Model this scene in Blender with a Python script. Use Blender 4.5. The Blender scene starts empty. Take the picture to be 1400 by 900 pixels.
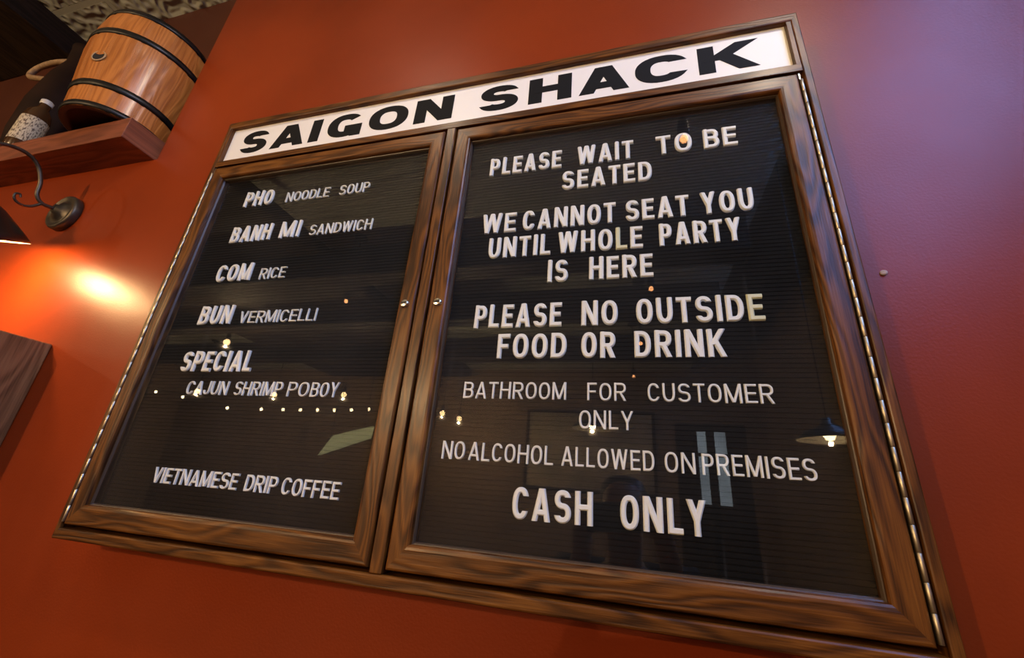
import bpy, bmesh, math, random
from mathutils import Vector, Matrix
random.seed(7)
sc = bpy.context.scene
C = sc.collection
PI = math.pi
# The sign wall is the plane Y = 0, the room lies at Y < 0.  The lower left front corner of the sign is (0, -0.07, 1.5).
OY, OZ = -0.07, 1.5
def W(x, y, z): return Vector((x, y + OY, z + OZ))

# ------------------------------------------------------------------ camera
cam_d = bpy.data.cameras.new('camera'); cam = bpy.data.objects.new('camera', cam_d); C.objects.link(cam)
cam_d.sensor_fit = 'HORIZONTAL'; cam_d.sensor_width = 36.0; cam_d.lens = 575.85 / 1400 * 36; cam_d.clip_start = 0.01
r_ = Vector((0.96359826, 0.25594155, 0.07728076)); d_ = Vector((-0.02555203, 0.37589738, -0.92630894)); f_ = Vector((-0.26613058, 0.890615, 0.36875389))
M = Matrix.Identity(4)
for i in range(3):
    M[i][0], M[i][1], M[i][2] = r_[i], -d_[i], -f_[i]
M.translation = W(0.93107621, -0.5557445, 0.1224314)
cam.matrix_world = M
sc.camera = cam
# ------------------------------------------------------------------ view, world
sc.view_settings.view_transform = 'Standard'; sc.view_settings.look = 'None'
sc.view_settings.gamma = 1.0; sc.view_settings.use_curve_mapping = False
sc.view_settings.exposure = 0.0
sc.cycles.use_denoising = True
sc.cycles.sample_clamp_indirect = 4.0
sc.cycles.max_bounces = 10; sc.cycles.transparent_max_bounces = 16
wd = bpy.data.worlds.new('world'); sc.world = wd; wd.use_nodes = True
wd.node_tree.nodes['Background'].inputs[0].default_value = (0.55, 0.7, 1.0, 1); wd.node_tree.nodes['Background'].inputs[1].default_value = 0.6
# light levels (each used by the builder of its lamp or window)
SCONCE_W, ADDED_SPOT_W, PENDANT_W, GLOBE_W, FIL_W = 10.0, 24.0, 50.0, 38.0, 60.0
SKY_HIGH, SKY_DOOR = 24.0, 1.8
WARM, ORANGE, SPOTCOL = (1.0, 0.68, 0.36), (1.0, 0.80, 0.56), (1.0, .84, .62)

# ------------------------------------------------------------------ helpers
def put(o, parent=None):
    C.objects.link(o)
    if parent is not None: o.parent = parent
    return o
def tag(o, label, cat, group=None):
    o['label'] = label; o['category'] = cat
    if group: o['group'] = group
    return o
def empty(name, loc=(0, 0, 0)):
    o = bpy.data.objects.new(name, None); o.location = loc; o.empty_display_size = 0.05
    return put(o)
class MB:
    def __init__(s): s.v = []; s.f = []; s.uv = []; s.m = []; s.sm = []
    def face(s, pts, uvs=None, mi=0, smooth=False):
        b = len(s.v); s.v += [tuple(p) for p in pts]; s.f.append(list(range(b, b + len(pts))))
        s.uv.append(uvs or [(0, 0)] * len(pts)); s.m.append(mi); s.sm.append(smooth)
    def box(s, x0, x1, y0, y1, z0, z1, grain=0, mi=0):
        o = (random.uniform(0, 9), random.uniform(0, 9))
        P = [Vector((x, y, z)) for x in (x0, x1) for y in (y0, y1) for z in (z0, z1)]
        fs = [(0, 1, 3, 2), (4, 6, 7, 5), (0, 4, 5, 1), (2, 3, 7, 6), (0, 2, 6, 4), (1, 5, 7, 3)]
        na = [0, 0, 1, 1, 2, 2]
        b = len(s.v); s.v += [tuple(p) for p in P]
        for k, q in enumerate(fs):
            ax = [a for a in (0, 1, 2) if a != na[k]]
            if grain in ax:
                ua, va = grain, [a for a in ax if a != grain][0]
                uv = [(P[i][ua] + o[0], P[i][va] + o[1] + .37 * na[k]) for i in q]
            else: uv = [((P[i][ax[0]] * .2) + o[0], P[i][ax[1]] + o[1]) for i in q]
            s.f.append([b + i for i in q]); s.uv.append(uv); s.m.append(mi); s.sm.append(False)
    def grid(s, rows, closed=False, mi=0, smooth=True, uvs=None):
        """rows: list of rings of points; closed joins each ring's end to its start."""
        n = len(rows[0]); b = len(s.v)
        for r in rows: s.v += [tuple(p) for p in r]
        for i in range(len(rows) - 1):
            for j in range(n if closed else n - 1):
                k = (j + 1) % n
                s.f.append([b + i * n + j, b + i * n + k, b + (i + 1) * n + k, b + (i + 1) * n + j])
                if uvs: s.uv.append([uvs(i, j), uvs(i, j + 1), uvs(i + 1, j + 1), uvs(i + 1, j)])
                else: s.uv.append([(0, 0)] * 4)
                s.m.append(mi); s.sm.append(smooth)
    def lathe(s, prof, origin, axis=(0, 0, 1), n=32, mi=0, smooth=True, uvs=None):
        ax = Vector(axis).normalized(); o = Vector(origin)
        a = ax.orthogonal().normalized(); c = ax.cross(a)
        rows = [[o + ax * h + (a * math.cos(2 * PI * j / n) + c * math.sin(2 * PI * j / n)) * max(r, 1e-5) for j in range(n)] for r, h in prof]
        s.grid(rows, True, mi, smooth, uvs)
    def tube(s, path, rad, n=10, mi=0, caps=True):
        P = [Vector(p) for p in path]; rows = []
        nrm = None
        for i, p in enumerate(P):
            t = (P[min(i + 1, len(P) - 1)] - P[max(i - 1, 0)]).normalized()
            nrm = t.orthogonal().normalized() if nrm is None else (nrm - t * nrm.dot(t)).normalized()
            bn = t.cross(nrm); r = rad(i / (len(P) - 1)) if callable(rad) else rad
            rows.append([p + (nrm * math.cos(2 * PI * j / n) + bn * math.sin(2 * PI * j / n)) * r for j in range(n)])
        s.grid(rows, True, mi)
        if caps:
            s.face(rows[0][::-1], mi=mi); s.face(rows[-1], mi=mi)
    def build(s, name, mats, parent=None, bevel=None, weld=False, origin=None, link=True):
        me = bpy.data.meshes.new(name)
        off = Vector(origin) if origin is not None else Vector((0, 0, 0))
        me.from_pydata([tuple(Vector(v) - off) for v in s.v], [], s.f)
        ul = me.uv_layers.new(name='UVMap'); k = 0
        for q in s.uv:
            for c in q: ul.data[k].uv = c; k += 1
        for i, p in enumerate(me.polygons): p.material_index = s.m[i]; p.use_smooth = s.sm[i]
        for m in (mats if isinstance(mats, (list, tuple)) else [mats]): me.materials.append(m)
        bm = bmesh.new(); bm.from_mesh(me)
        if weld: bmesh.ops.remove_doubles(bm, verts=bm.verts, dist=1e-5)
        bmesh.ops.recalc_face_normals(bm, faces=bm.faces); bm.to_mesh(me); bm.free()
        o = bpy.data.objects.new(name, me); o.location = off
        if parent is not None and parent.type == 'EMPTY' or parent is not None:
            o.location = off - world_loc(parent)
        if link: put(o, parent)
        if bevel:
            b = o.modifiers.new('bevel', 'BEVEL'); b.width = bevel; b.segments = 3; b.limit_method = 'ANGLE'; b.harden_normals = False
        return o
def world_loc(o):
    v = Vector(o.location)
    while o.parent is not None: o = o.parent; v += Vector(o.location)
    return v
def bez(pts, n=12):
    """Catmull-Rom through the points."""
    P = [Vector(p) for p in pts]; out = []
    for i in range(len(P) - 1):
        a, b, c, d = P[max(i - 1, 0)], P[i], P[i + 1], P[min(i + 2, len(P) - 1)]
        for k in range(n):
            t = k / n
            out.append(.5 * ((2 * b) + (c - a) * t + (2 * a - 5 * b + 4 * c - d) * t * t + (3 * b - a - 3 * c + d) * t ** 3))
    return out + [P[-1]]
def wring(x0, x1, z0, z1, wl, wr, wb, wt, prof):
    """Mitred rectangular frame.  prof: (s, y) with s = 0 at the outer and 1 at the inner edge; UVs run along each member."""
    mb = MB(); cs = [(x0, z0, 1, 1), (x1, z0, -1, 1), (x1, z1, -1, -1), (x0, z1, 1, -1)]
    def pt(c, s, y):
        x, z, sx, sz = cs[c]
        return W(x + sx * s * (wl if sx > 0 else wr), y, z + sz * s * (wb if sz > 0 else wt))
    for c in range(4):
        d = (c + 1) % 4; o = (random.uniform(0, 9), random.uniform(0, 9)); acc = 0
        wid = (wb, wr, wt, wl)[c]
        for i in range(len(prof) - 1):
            (s0, y0), (s1, y1) = prof[i], prof[i + 1]
            a0, b0, b1, a1 = pt(c, s0, y0), pt(d, s0, y0), pt(d, s1, y1), pt(c, s1, y1)
            st = math.hypot((s1 - s0) * wid, y1 - y0)
            ax = 0 if c in (0, 2) else 2
            uv = [(p[ax] + o[0], acc + e * st + o[1]) for p, e in ((a0, 0), (b0, 0), (b1, 1), (a1, 1))]
            mb.face([a0, b0, b1, a1], uv); acc += st
    return mb

# ------------------------------------------------------------------ materials
def new_mat(name):
    m = bpy.data.materials.new(name); m.use_nodes = True
    nt = m.node_tree; return m, nt, nt.nodes['Principled BSDF']
def N(nt, t, **kw):
    n = nt.nodes.new(t)
    for k, v in kw.items():
        if k in ('operation', 'blend_type', 'data_type', 'wave_type', 'bands_direction', 'noise_dimensions', 'feature', 'distance', 'interpolation'): setattr(n, k, v)
        else: n.inputs[k].default_value = v
    return n
def ramp(nt, fac, stops):
    r = nt.nodes.new('ShaderNodeValToRGB'); e = r.color_ramp.elements
    while len(e) < len(stops): e.new(0.5)
    for i, (p, c) in enumerate(stops): e[i].position = p; e[i].color = (*c, 1)
    nt.links.new(fac, r.inputs[0]); return r.outputs[0]
def bump(nt, b, h, strength, dist=0.001):
    n = N(nt, 'ShaderNodeBump', Strength=strength, Distance=dist); nt.links.new(h, n.inputs['Height']); nt.links.new(n.outputs[0], b.inputs['Normal']); return n
def simple(name, col, rough=.5, metal=0., spec=.5, noise=None, bmp=None):
    m, nt, b = new_mat(name)
    b.inputs['Base Color'].default_value = (*col, 1); b.inputs['Roughness'].default_value = rough; b.inputs['Metallic'].default_value = metal
    b.inputs['Specular IOR Level'].default_value = spec
    tc = N(nt, 'ShaderNodeTexCoord')
    if noise:
        n = N(nt, 'ShaderNodeTexNoise', Scale=noise[0], Detail=4.0); nt.links.new(tc.outputs['Object'], n.inputs['Vector'])
        lo = [c * (1 - noise[1]) for c in col]; hi = [min(1, c * (1 + noise[1])) for c in col]
        nt.links.new(ramp(nt, n.outputs['Fac'], [(.3, lo), (.7, hi)]), b.inputs['Base Color'])
    if bmp:
        n = N(nt, 'ShaderNodeTexNoise', Scale=bmp[0], Detail=3.0); nt.links.new(tc.outputs['Object'], n.inputs['Vector']); bump(nt, b, n.outputs['Fac'], bmp[1], bmp[2])
    return m
def wood(name, dark, mid, light, rough=.40, coat=.07, fine=1.0):
    m, nt, b = new_mat(name); L = nt.links
    uv = N(nt, 'ShaderNodeUVMap')
    def mp(sx, sy):
        n = N(nt, 'ShaderNodeVectorMath', operation='MULTIPLY'); n.inputs[1].default_value = (sx * fine, sy * fine, 1); L.new(uv.outputs[0], n.inputs[0]); return n.outputs[0]
    warp = N(nt, 'ShaderNodeTexNoise', Scale=1.0, Detail=2.0); L.new(mp(3.0, 20), warp.inputs['Vector'])
    wv = N(nt, 'ShaderNodeTexWave', wave_type='BANDS', bands_direction='Y', Scale=1.0, Distortion=0.0)
    ad = N(nt, 'ShaderNodeVectorMath', operation='MULTIPLY_ADD'); ad.inputs[1].default_value = (0, 3.4, 0)
    L.new(warp.outputs['Color'], ad.inputs[0]); L.new(mp(.4, 16), ad.inputs[2]); L.new(ad.outputs[0], wv.inputs['Vector'])
    por = N(nt, 'ShaderNodeTexNoise', Scale=1.0, Detail=3.0); L.new(mp(22, 620), por.inputs['Vector'])
    bl = N(nt, 'ShaderNodeTexNoise', Scale=1.0, Detail=2.0); L.new(mp(3.5, 14), bl.inputs['Vector'])
    a = N(nt, 'ShaderNodeMath', operation='MULTIPLY_ADD'); a.inputs[1].default_value = .26; L.new(wv.outputs['Fac'], a.inputs[0])
    p2 = N(nt, 'ShaderNodeMath', operation='MULTIPLY_ADD'); p2.inputs[1].default_value = .55; p2.inputs[2].default_value = -.12; L.new(por.outputs['Fac'], p2.inputs[0])
    L.new(p2.outputs[0], a.inputs[2])
    a2 = N(nt, 'ShaderNodeMath', operation='MULTIPLY_ADD'); a2.inputs[1].default_value = .6; L.new(bl.outputs['Fac'], a2.inputs[0])
    a3 = N(nt, 'ShaderNodeMath', operation='SUBTRACT'); a3.inputs[1].default_value = .28; L.new(a.outputs[0], a2.inputs[2]); L.new(a2.outputs[0], a3.inputs[0])
    L.new(ramp(nt, a3.outputs[0], [(.10, dark), (.40, mid), (.74, light)]), b.inputs['Base Color'])
    b.inputs['Roughness'].default_value = rough; b.inputs['Specular IOR Level'].default_value = .25; b.inputs['Coat Weight'].default_value = coat; b.inputs['Coat Roughness'].default_value = .22
    h = N(nt, 'ShaderNodeMath', operation='ADD'); L.new(por.outputs['Fac'], h.inputs[0]); L.new(wv.outputs['Fac'], h.inputs[1])
    bump(nt, b, h.outputs[0], .30, .0008)
    return m
def glow(name, col, s):
    m, nt, b = new_mat(name); b.inputs['Base Color'].default_value = (*col, 1); b.inputs['Emission Color'].default_value = (*col, 1); b.inputs['Emission Strength'].default_value = s
    return m
def paint(name, a, c, rough=.40):
    m, nt, b = new_mat(name); L = nt.links; g = N(nt, 'ShaderNodeNewGeometry')
    n1 = N(nt, 'ShaderNodeTexNoise', Scale=2.2, Detail=5.0, Roughness=.6); L.new(g.outputs['Position'], n1.inputs['Vector'])
    L.new(ramp(nt, n1.outputs['Fac'], [(.3, a), (.72, c)]), b.inputs['Base Color'])
    b.inputs['Specular IOR Level'].default_value = .22
    n3 = N(nt, 'ShaderNodeTexNoise', Scale=5.0, Detail=4.0); L.new(g.outputs['Position'], n3.inputs['Vector'])
    rr = N(nt, 'ShaderNodeMapRange'); rr.inputs[3].default_value = rough - .07; rr.inputs[4].default_value = rough + .08; L.new(n3.outputs['Fac'], rr.inputs[0]); L.new(rr.outputs[0], b.inputs['Roughness'])
    n2 = N(nt, 'ShaderNodeTexNoise', Scale=260.0, Detail=3.0); L.new(g.outputs['Position'], n2.inputs['Vector'])
    n4 = N(nt, 'ShaderNodeTexNoise', Scale=14.0, Detail=4.0); L.new(g.outputs['Position'], n4.inputs['Vector'])
    ma = N(nt, 'ShaderNodeMath', operation='MULTIPLY_ADD'); ma.inputs[1].default_value = 1.2; L.new(n4.outputs['Fac'], ma.inputs[0]); L.new(n2.outputs['Fac'], ma.inputs[2])
    bump(nt, b, ma.outputs[0], .35, .0007)
    return m
MAT = {}
MAT['wall'] = paint('terracotta_paint', (.180, .0230, .0030), (.235, .032, .0044), .37)
MAT['room'] = paint('brown_paint', (.22, .15, .09), (.28, .19, .12), .6)
MAT['beam'] = wood('dark_beam_timber', (.012, .007, .004), (.03, .017, .009), (.05, .028, .015), .6, 0, .5)
MAT['oak'] = wood('stained_oak', (.030, .0090, .0012), (.118, .039, .0050), (.23, .086, .0115))
MAT['shelf'] = wood('red_stained_timber', (.11, .032, .015), (.20, .060, .028), (.26, .085, .042), .5, .1, .6)
MAT['rough'] = wood('rough_sawn_timber', (.13, .055, .020), (.28, .125, .048), (.38, .185, .075), .7, 0, .55)
MAT['rough'].node_tree.nodes['Principled BSDF'].inputs['Specular IOR Level'].default_value = .1
MAT['felt'] = simple('black_felt', (.0042, .0041, .0038), .95, spec=.08, bmp=(900, .3, .0004))
MAT['white'] = simple('white_letter_plastic', (.86, .84, .79), .42, noise=(30, .03))
MAT['yellowed'] = simple('yellowed_letter_plastic', (.74, .70, .46), .42)
MAT['panel'] = simple('white_sign_panel', (.74, .715, .64), .45, noise=(3, .03))
MAT['black'] = simple('black_vinyl', (.006, .006, .006), .7, spec=.12)
MAT['chrome'] = simple('chrome', (.75, .74, .70), .18, 1.0)
MAT['hinge'] = simple('nickel_hinge_metal', (.46, .39, .28), .40, 1.0, noise=(60, .2))
MAT['bead'] = simple('glazing_bead', (.055, .034, .02), .35)
MAT['bronze'] = simple('aged_bronze', (.075, .06, .042), .42, .7, noise=(40, .35))
MAT['iron'] = simple('black_iron_hoop', (.02, .019, .018), .42, .75, noise=(30, .4))
MAT['shade_in'] = simple('white_enamel', (.85, .80, .68), .35)
MAT['shade_out'] = simple('dark_green_enamel', (.012, .014, .008), .3)
MAT['dark'] = simple('dark_recess', (.004, .003, .003), .9)
MAT['clay'] = simple('dark_glazed_clay', (.016, .007, .004), .7, spec=.12, noise=(12, .4))
MAT['rattan'] = simple('pale_rattan', (.30, .19, .10), .55, noise=(70, .35))
MAT['bottle'] = simple('brown_bottle_glass', (.05, .022, .008), .12)
MAT['bulb'] = glow('warm_lamp_bulb', (1, .78, .45), 30)
MAT['filament'] = glow('orange_lamp_bulb', (1, .40, .14), 16)
MAT['globe'] = glow('globe_bulb_glass', (1, .66, .30), 16)
MAT['tiny'] = glow('string_light_bulb', (1, .80, .45), 26)
MAT['steel'] = simple('dark_lamp_metal', (.02, .02, .02), .4, .6)
def glass_mat():
    m, nt, b = new_mat('dusty_pane_glass'); L = nt.links; nt.nodes.remove(b); out = nt.nodes['Material Output']
    tr = N(nt, 'ShaderNodeBsdfTransparent', Color=(.97, .98, .97, 1)); gl = N(nt, 'ShaderNodeBsdfGlossy', Roughness=.012)
    fr = N(nt, 'ShaderNodeFresnel', IOR=1.5); mx = N(nt, 'ShaderNodeMixShader')
    L.new(fr.outputs[0], mx.inputs[0]); L.new(tr.outputs[0], mx.inputs[1]); L.new(gl.outputs[0], mx.inputs[2])
    df = N(nt, 'ShaderNodeBsdfDiffuse', Color=(.8, .8, .8, 1)); g = N(nt, 'ShaderNodeNewGeometry')
    io = N(nt, 'ShaderNodeMapRange'); io.inputs[3].default_value = 1.5; io.inputs[4].default_value = 1 / 1.5; L.new(g.outputs['Backfacing'], io.inputs[0]); L.new(io.outputs[0], fr.inputs['IOR'])  # same reflection on both faces of the pane
    n = N(nt, 'ShaderNodeTexNoise', Scale=3.0, Detail=4.0); L.new(g.outputs['Position'], n.inputs['Vector'])
    mp = N(nt, 'ShaderNodeMapRange'); mp.inputs[1].default_value = .35; mp.inputs[2].default_value = .75; mp.inputs[3].default_value = .002; mp.inputs[4].default_value = .010
    L.new(n.outputs['Fac'], mp.inputs[0])
    # faint wiping streaks
    vm = N(nt, 'ShaderNodeMapping'); vm.inputs['Rotation'].default_value = (0, .5, 0); vm.inputs['Scale'].default_value = (90, 1, 4); L.new(g.outputs['Position'], vm.inputs[0])
    n2 = N(nt, 'ShaderNodeTexNoise', Scale=1.0, Detail=2.0, Distortion=.6); L.new(vm.outputs[0], n2.inputs['Vector'])
    m2 = N(nt, 'ShaderNodeMapRange'); m2.inputs[1].default_value = .68; m2.inputs[2].default_value = .80; m2.inputs[3].default_value = 0; m2.inputs[4].default_value = .012; L.new(n2.outputs['Fac'], m2.inputs[0])
    ad = N(nt, 'ShaderNodeMath', operation='ADD'); L.new(mp.outputs[0], ad.inputs[0]); L.new(m2.outputs[0], ad.inputs[1])
    m3 = N(nt, 'ShaderNodeMixShader'); L.new(ad.outputs[0], m3.inputs[0]); L.new(mx.outputs[0], m3.inputs[1]); L.new(df.outputs[0], m3.inputs[2])
    L.new(m3.outputs[0], out.inputs['Surface']); return m
MAT['glass'] = glass_mat()
def tin_mat():
    m, nt, b = new_mat('pressed_tin_ceiling'); L = nt.links; g = N(nt, 'ShaderNodeNewGeometry')
    b.inputs['Base Color'].default_value = (.40, .41, .35, 1); b.inputs['Roughness'].default_value = .45
    mp = N(nt, 'ShaderNodeMapping'); L.new(g.outputs['Position'], mp.inputs[0]); mp.inputs['Scale'].default_value = (1, 1, 1)
    br = N(nt, 'ShaderNodeTexBrick', Scale=1.0); br.offset = 0; br.inputs['Brick Width'].default_value = .6; br.inputs['Row Height'].default_value = .6; br.inputs['Mortar Size'].default_value = .012
    br.inputs['Color1'].default_value = (1, 1, 1, 1); br.inputs['Color2'].default_value = (1, 1, 1, 1); br.inputs['Mortar'].default_value = (0, 0, 0, 1); L.new(mp.outputs[0], br.inputs[0])
    wv = N(nt, 'ShaderNodeTexWave', wave_type='RINGS', Scale=10.0, Distortion=5.0, Detail=0.0); wv.inputs['Detail Scale'].default_value = 2.4; L.new(mp.outputs[0], wv.inputs[0])
    mu = N(nt, 'ShaderNodeMath', operation='MULTIPLY'); L.new(br.outputs['Color'], mu.inputs[0]); L.new(wv.outputs['Fac'], mu.inputs[1])
    bump(nt, b, mu.outputs[0], .9, .009); return m
MAT['tin'] = tin_mat()

# ------------------------------------------------------------------ the setting
def struct(name, mb, mat, parent=None, bevel=None, weld=False):
    o = mb.build(name, mat, parent, bevel, weld)
    if parent is None: o['kind'] = 'structure'
    return o
NX, NZ, NY = -.345, .932, .20            # niche edge, niche bottom, niche back (sign coordinates)
XL, XR, YF, ZC, ZH = -7.4, 2.6, -5.6, 1.967, 3.45
XS = 1.75                                # here the low ceiling ends
b = MB()
def vq(pts): b.face([W(*p) for p in pts])
vq([(NX, .07, -1.5), (XR, .07, -1.5), (XR, .07, ZH), (NX, .07, ZH)])
vq([(XL, .07, -1.5), (NX, .07, -1.5), (NX, .07, NZ), (XL, .07, NZ)])
vq([(NX, .07, NZ), (NX, NY, NZ), (NX, NY, ZH), (NX, .07, ZH)])
vq([(XL, .07, NZ), (NX, .07, NZ), (NX, NY, NZ), (XL, NY, NZ)])
struct('wall_back', b, MAT['wall'], weld=True)
b = MB(); vq([(XL, NY, NZ), (NX, NY, NZ), (NX, NY, ZH), (XL, NY, ZH)]); struct('wall_niche', b, paint('niche_painted_shade', (.060, .016, .008), (.085, .024, .011), .5))  # back of the niche: its shade is painted in as a dark brown
b = MB(); b.box(XL, XR, YF, OY + .3, -.1, 0); struct('floor', b, simple('dark_floor_boards', (.06, .035, .02), .4, noise=(3, .3)))
b = MB(); b.box(XL, XS, YF, OY + NY, ZC + OZ, ZC + OZ + .04); struct('ceiling', b, MAT['tin'])
b = MB(); b.box(XS, XR, YF, .0, ZH + OZ, ZH + OZ + .04); struct('ceiling_upper', b, MAT['room'])
b = MB(); b.box(XS - .06, XS, YF, -.001, ZC + OZ + .04, ZH + OZ); struct('trim_1', b, MAT['room'])
b = MB(); b.box(XL - .1, XL, YF, OY + NY, 0, ZC + OZ); struct('wall_left', b, MAT['room'])
# front wall of the room, behind the camera, with the glazed street door
DX0, DX1, DZ1 = 1.50, 2.36, 2.72
b = MB(); b.box(XL, DX0, YF - .1, YF, 0, ZH + OZ); b.box(DX1, XR + .1, YF - .1, YF, 0, ZH + OZ); b.box(DX0, DX1, YF - .1, YF, DZ1, ZH + OZ)
struct('wall_front', b, MAT['room'])
# right wall with a high window
VY0, VY1, VZ0, VZ1 = -3.1, -1.15, 3.03, 4.75
b = MB(); b.box(XR, XR + .1, YF, .07, 0, VZ0); b.box(XR, XR + .1, YF, .07, VZ1, ZH + OZ)
b.box(XR, XR + .1, YF, VY0, VZ0, VZ1); b.box(XR, XR + .1, VY1, .07, VZ0, VZ1); struct('wall_right', b, MAT['room'])
def sky_pane(name, col, s):
    m, nt, bs = new_mat(name); L = nt.links; bs.inputs['Base Color'].default_value = (.1, .1, .1, 1)
    g = N(nt, 'ShaderNodeNewGeometry'); n = N(nt, 'ShaderNodeTexNoise', Scale=2.2, Detail=3.0); L.new(g.outputs['Position'], n.inputs['Vector'])
    L.new(ramp(nt, n.outputs['Fac'], [(.35, [c * .6 for c in col]), (.65, col)]), bs.inputs['Emission Color']); bs.inputs['Emission Strength'].default_value = s
    return m
b = MB(); b.box(XR + .03, XR + .07, VY0, VY1, VZ0, VZ0 + .05, 1); b.box(XR + .03, XR + .07, VY0, VY1, VZ1 - .05, VZ1, 1)
b.box(XR + .03, XR + .07, VY0, VY0 + .05, VZ0, VZ1, 2); b.box(XR + .03, XR + .07, VY1 - .05, VY1, VZ0, VZ1, 2); b.box(XR + .035, XR + .065, (VY0 + VY1) / 2 - .02, (VY0 + VY1) / 2 + .02, VZ0, VZ1, 2)
wn = struct('window_1', b, MAT['beam'])
b = MB(); b.box(XR + .045, XR + .055, VY0, VY1, VZ0, VZ1); b.build('pane', sky_pane('bright_sky_pane', (.20, .40, 1.0), SKY_HIGH), wn)
b = MB()
for x0, x1 in ((DX0, DX0 + .27), (1.88, 1.98), (DX1 - .24, DX1)): b.box(x0, x1, YF - .07, YF - .02, 0, DZ1, 2)
for z0, z1 in ((0, 1.72), (2.30, 2.34), (DZ1 - .1, DZ1)): b.box(DX0 + .27, DX1 - .24, YF - .07, YF - .02, z0, z1, 0)
dr = struct('door_1', b, MAT['beam'])
b = MB(); b.box(DX0 + .1, DX1 - .1, YF - .05, YF - .04, 1.6, DZ1 - .05); b.build('pane', sky_pane('bright_street_pane', (.75, .88, 1.0), SKY_DOOR), dr)
# ceiling beams
k = 1.207
b = MB(); bx = -1.51; b.box(bx - 2.6, bx, YF, OY + NY, 1.844 + OZ, ZC + OZ, 1); struct('trim_2', b, MAT['beam'], bevel=.004)
for i, y in enumerate((-2.15, -3.1, -4.3)):
    b = MB(); b.box(XL, XS - .06, y - .1, y + .1, 1.70 + OZ, ZC + OZ, 0); struct('trim_%d' % (i + 3), b, MAT['beam'], bevel=.004)

# ------------------------------------------------------------------ the sign case
CW, CH = 1.219, .9203
case = empty('display_case', W(CW / 2, .07, 0))
tag(case, 'large dark oak glazed letter board case with white name header on the terracotta wall', 'sign')
ring = wring(0, CW, 0, CH, .0095, .0115, .0165, .0193, [(0, .07), (0, .0022), (.06, .0007), (.16, 0), (.84, 0), (.95, .0008), (1, .003), (1, .05)])
ring.build('outer_frame', MAT['oak'], case, weld=False)
b = MB(); b.box(.004, CW - .004, .045 + OY, .0695 + OY, .004 + OZ, CH - .004 + OZ); b.build('case_back', MAT['dark'], case)
b = MB(); b.box(.0095, 1.2075, .0 + OY, .045 + OY, .7815 + OZ, .7975 + OZ, 0); b.build('header_rail', MAT['oak'], case, bevel=.0012)
b = MB(); b.box(.599, .6172, .0 + OY, .045 + OY, .0165 + OZ, .7815 + OZ, 2); b.build('mullion', MAT['oak'], case, bevel=.0016)
PY = .009
b = MB(); b.box(.0095, 1.2075, PY + OY, .045 + OY, .7975 + OZ, .901 + OZ); hp = b.build('header_panel', MAT['panel'], case)
b = MB(); b.box(.0095, .0150, .0008 + OY, PY + .006 + OY, .7975 + OZ, .901 + OZ, 2); b.build('header_stop', MAT['oak'], case, bevel=.0008)
b = MB(); b.box(1.2000, 1.2075, .0008 + OY, PY + .006 + OY, .7975 + OZ, .901 + OZ, 2); b.build('header_stop', MAT['oak'], case, bevel=.0008)
# felt boards, horizontally grooved
FY, PITCH = .0245, .00635
def felt(x0, x1, z0, z1):
    b = MB(); z = z0; prof = []
    while z < z1:
        prof += [(z, FY), (z + PITCH * .74, FY), (z + PITCH * .80, FY + .0035), (z + PITCH * .94, FY + .0035)]; z += PITCH
    for i in range(len(prof) - 1):
        (a, ya), (c, yc) = prof[i], prof[i + 1]
        b.face([W(x0, ya, a), W(x1, ya, a), W(x1, yc, c), W(x0, yc, c)])
    b.face([W(x0, FY, z0), W(x0, .045, z0), W(x1, .045, z0), W(x1, FY, z0)])
    return b.build('felt_board', MAT['felt'], case)
felt(.030, .585, .040, .764); felt(.630, 1.190, .040, .764)
# doors
def door(x0, x1, hinge_left, label):
    z0, z1, fw = .0225, .7765, .0290
    prof = [(0, .040), (0, .0022), (.04, .0007), (.10, 0), (.80, 0), (.90, .0006), (.97, .0022), (1, .0050), (1, .0235)]
    d = wring(x0, x1, z0, z1, fw, fw, .032, fw, prof).build('door', MAT['oak'], case)
    d['label'] = label
    g = MB(); g.box(x0 + fw - .004, x1 - fw + .004, .0125 + OY, .0155 + OY, z0 + .028 + OZ, z1 - fw + .004 + OZ); g.build('glass_pane', MAT['glass'], d)
    wring(x0 + fw - .0002, x1 - fw + .0002, z0 + .0318, z1 - fw + .0002, .003, .003, .003, .003, [(0, .0085), (.5, .0090), (1, .0122)]).build('glazing_bead', MAT['bead'], d)
    hx = x0 - .0028 if hinge_left else x1 + .0033
    h = MB(); z = .026
    while z < .758:
        h.lathe([(0, 0), (.0021, 0), (.0024, .0004), (.0024, .0247), (.0021, .0251), (0, .0251)], W(hx, .0004, z), n=12); z += .0254
    h.box(hx - .0012, hx + .0012, .003 + OY, .03 + OY, .026 + OZ, .78 + OZ)
    h.build('piano_hinge', MAT['hinge'], d)
    lx = .5785 if hinge_left else .6372
    l = MB(); l.lathe([(0, 0.0045), (.0052, .0043), (.0060, .0040), (.0070, .0026), (.0078, .0006), (.0078, -.002)], W(lx, 0, .402), (0, -1, 0), 28, 0)
    l.box(lx - .0034, lx + .0034, -.0049 + OY, -.003 + OY, .4009 + OZ, .4029 + OZ, mi=1)
    l.build('cam_lock', [MAT['chrome'], MAT['dark']], d)
    return d
door(.0148, .5945, True, 'left glazed oak door over the menu letters')
door(.6215, 1.1985, False, 'right glazed oak door over the house rules')

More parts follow.
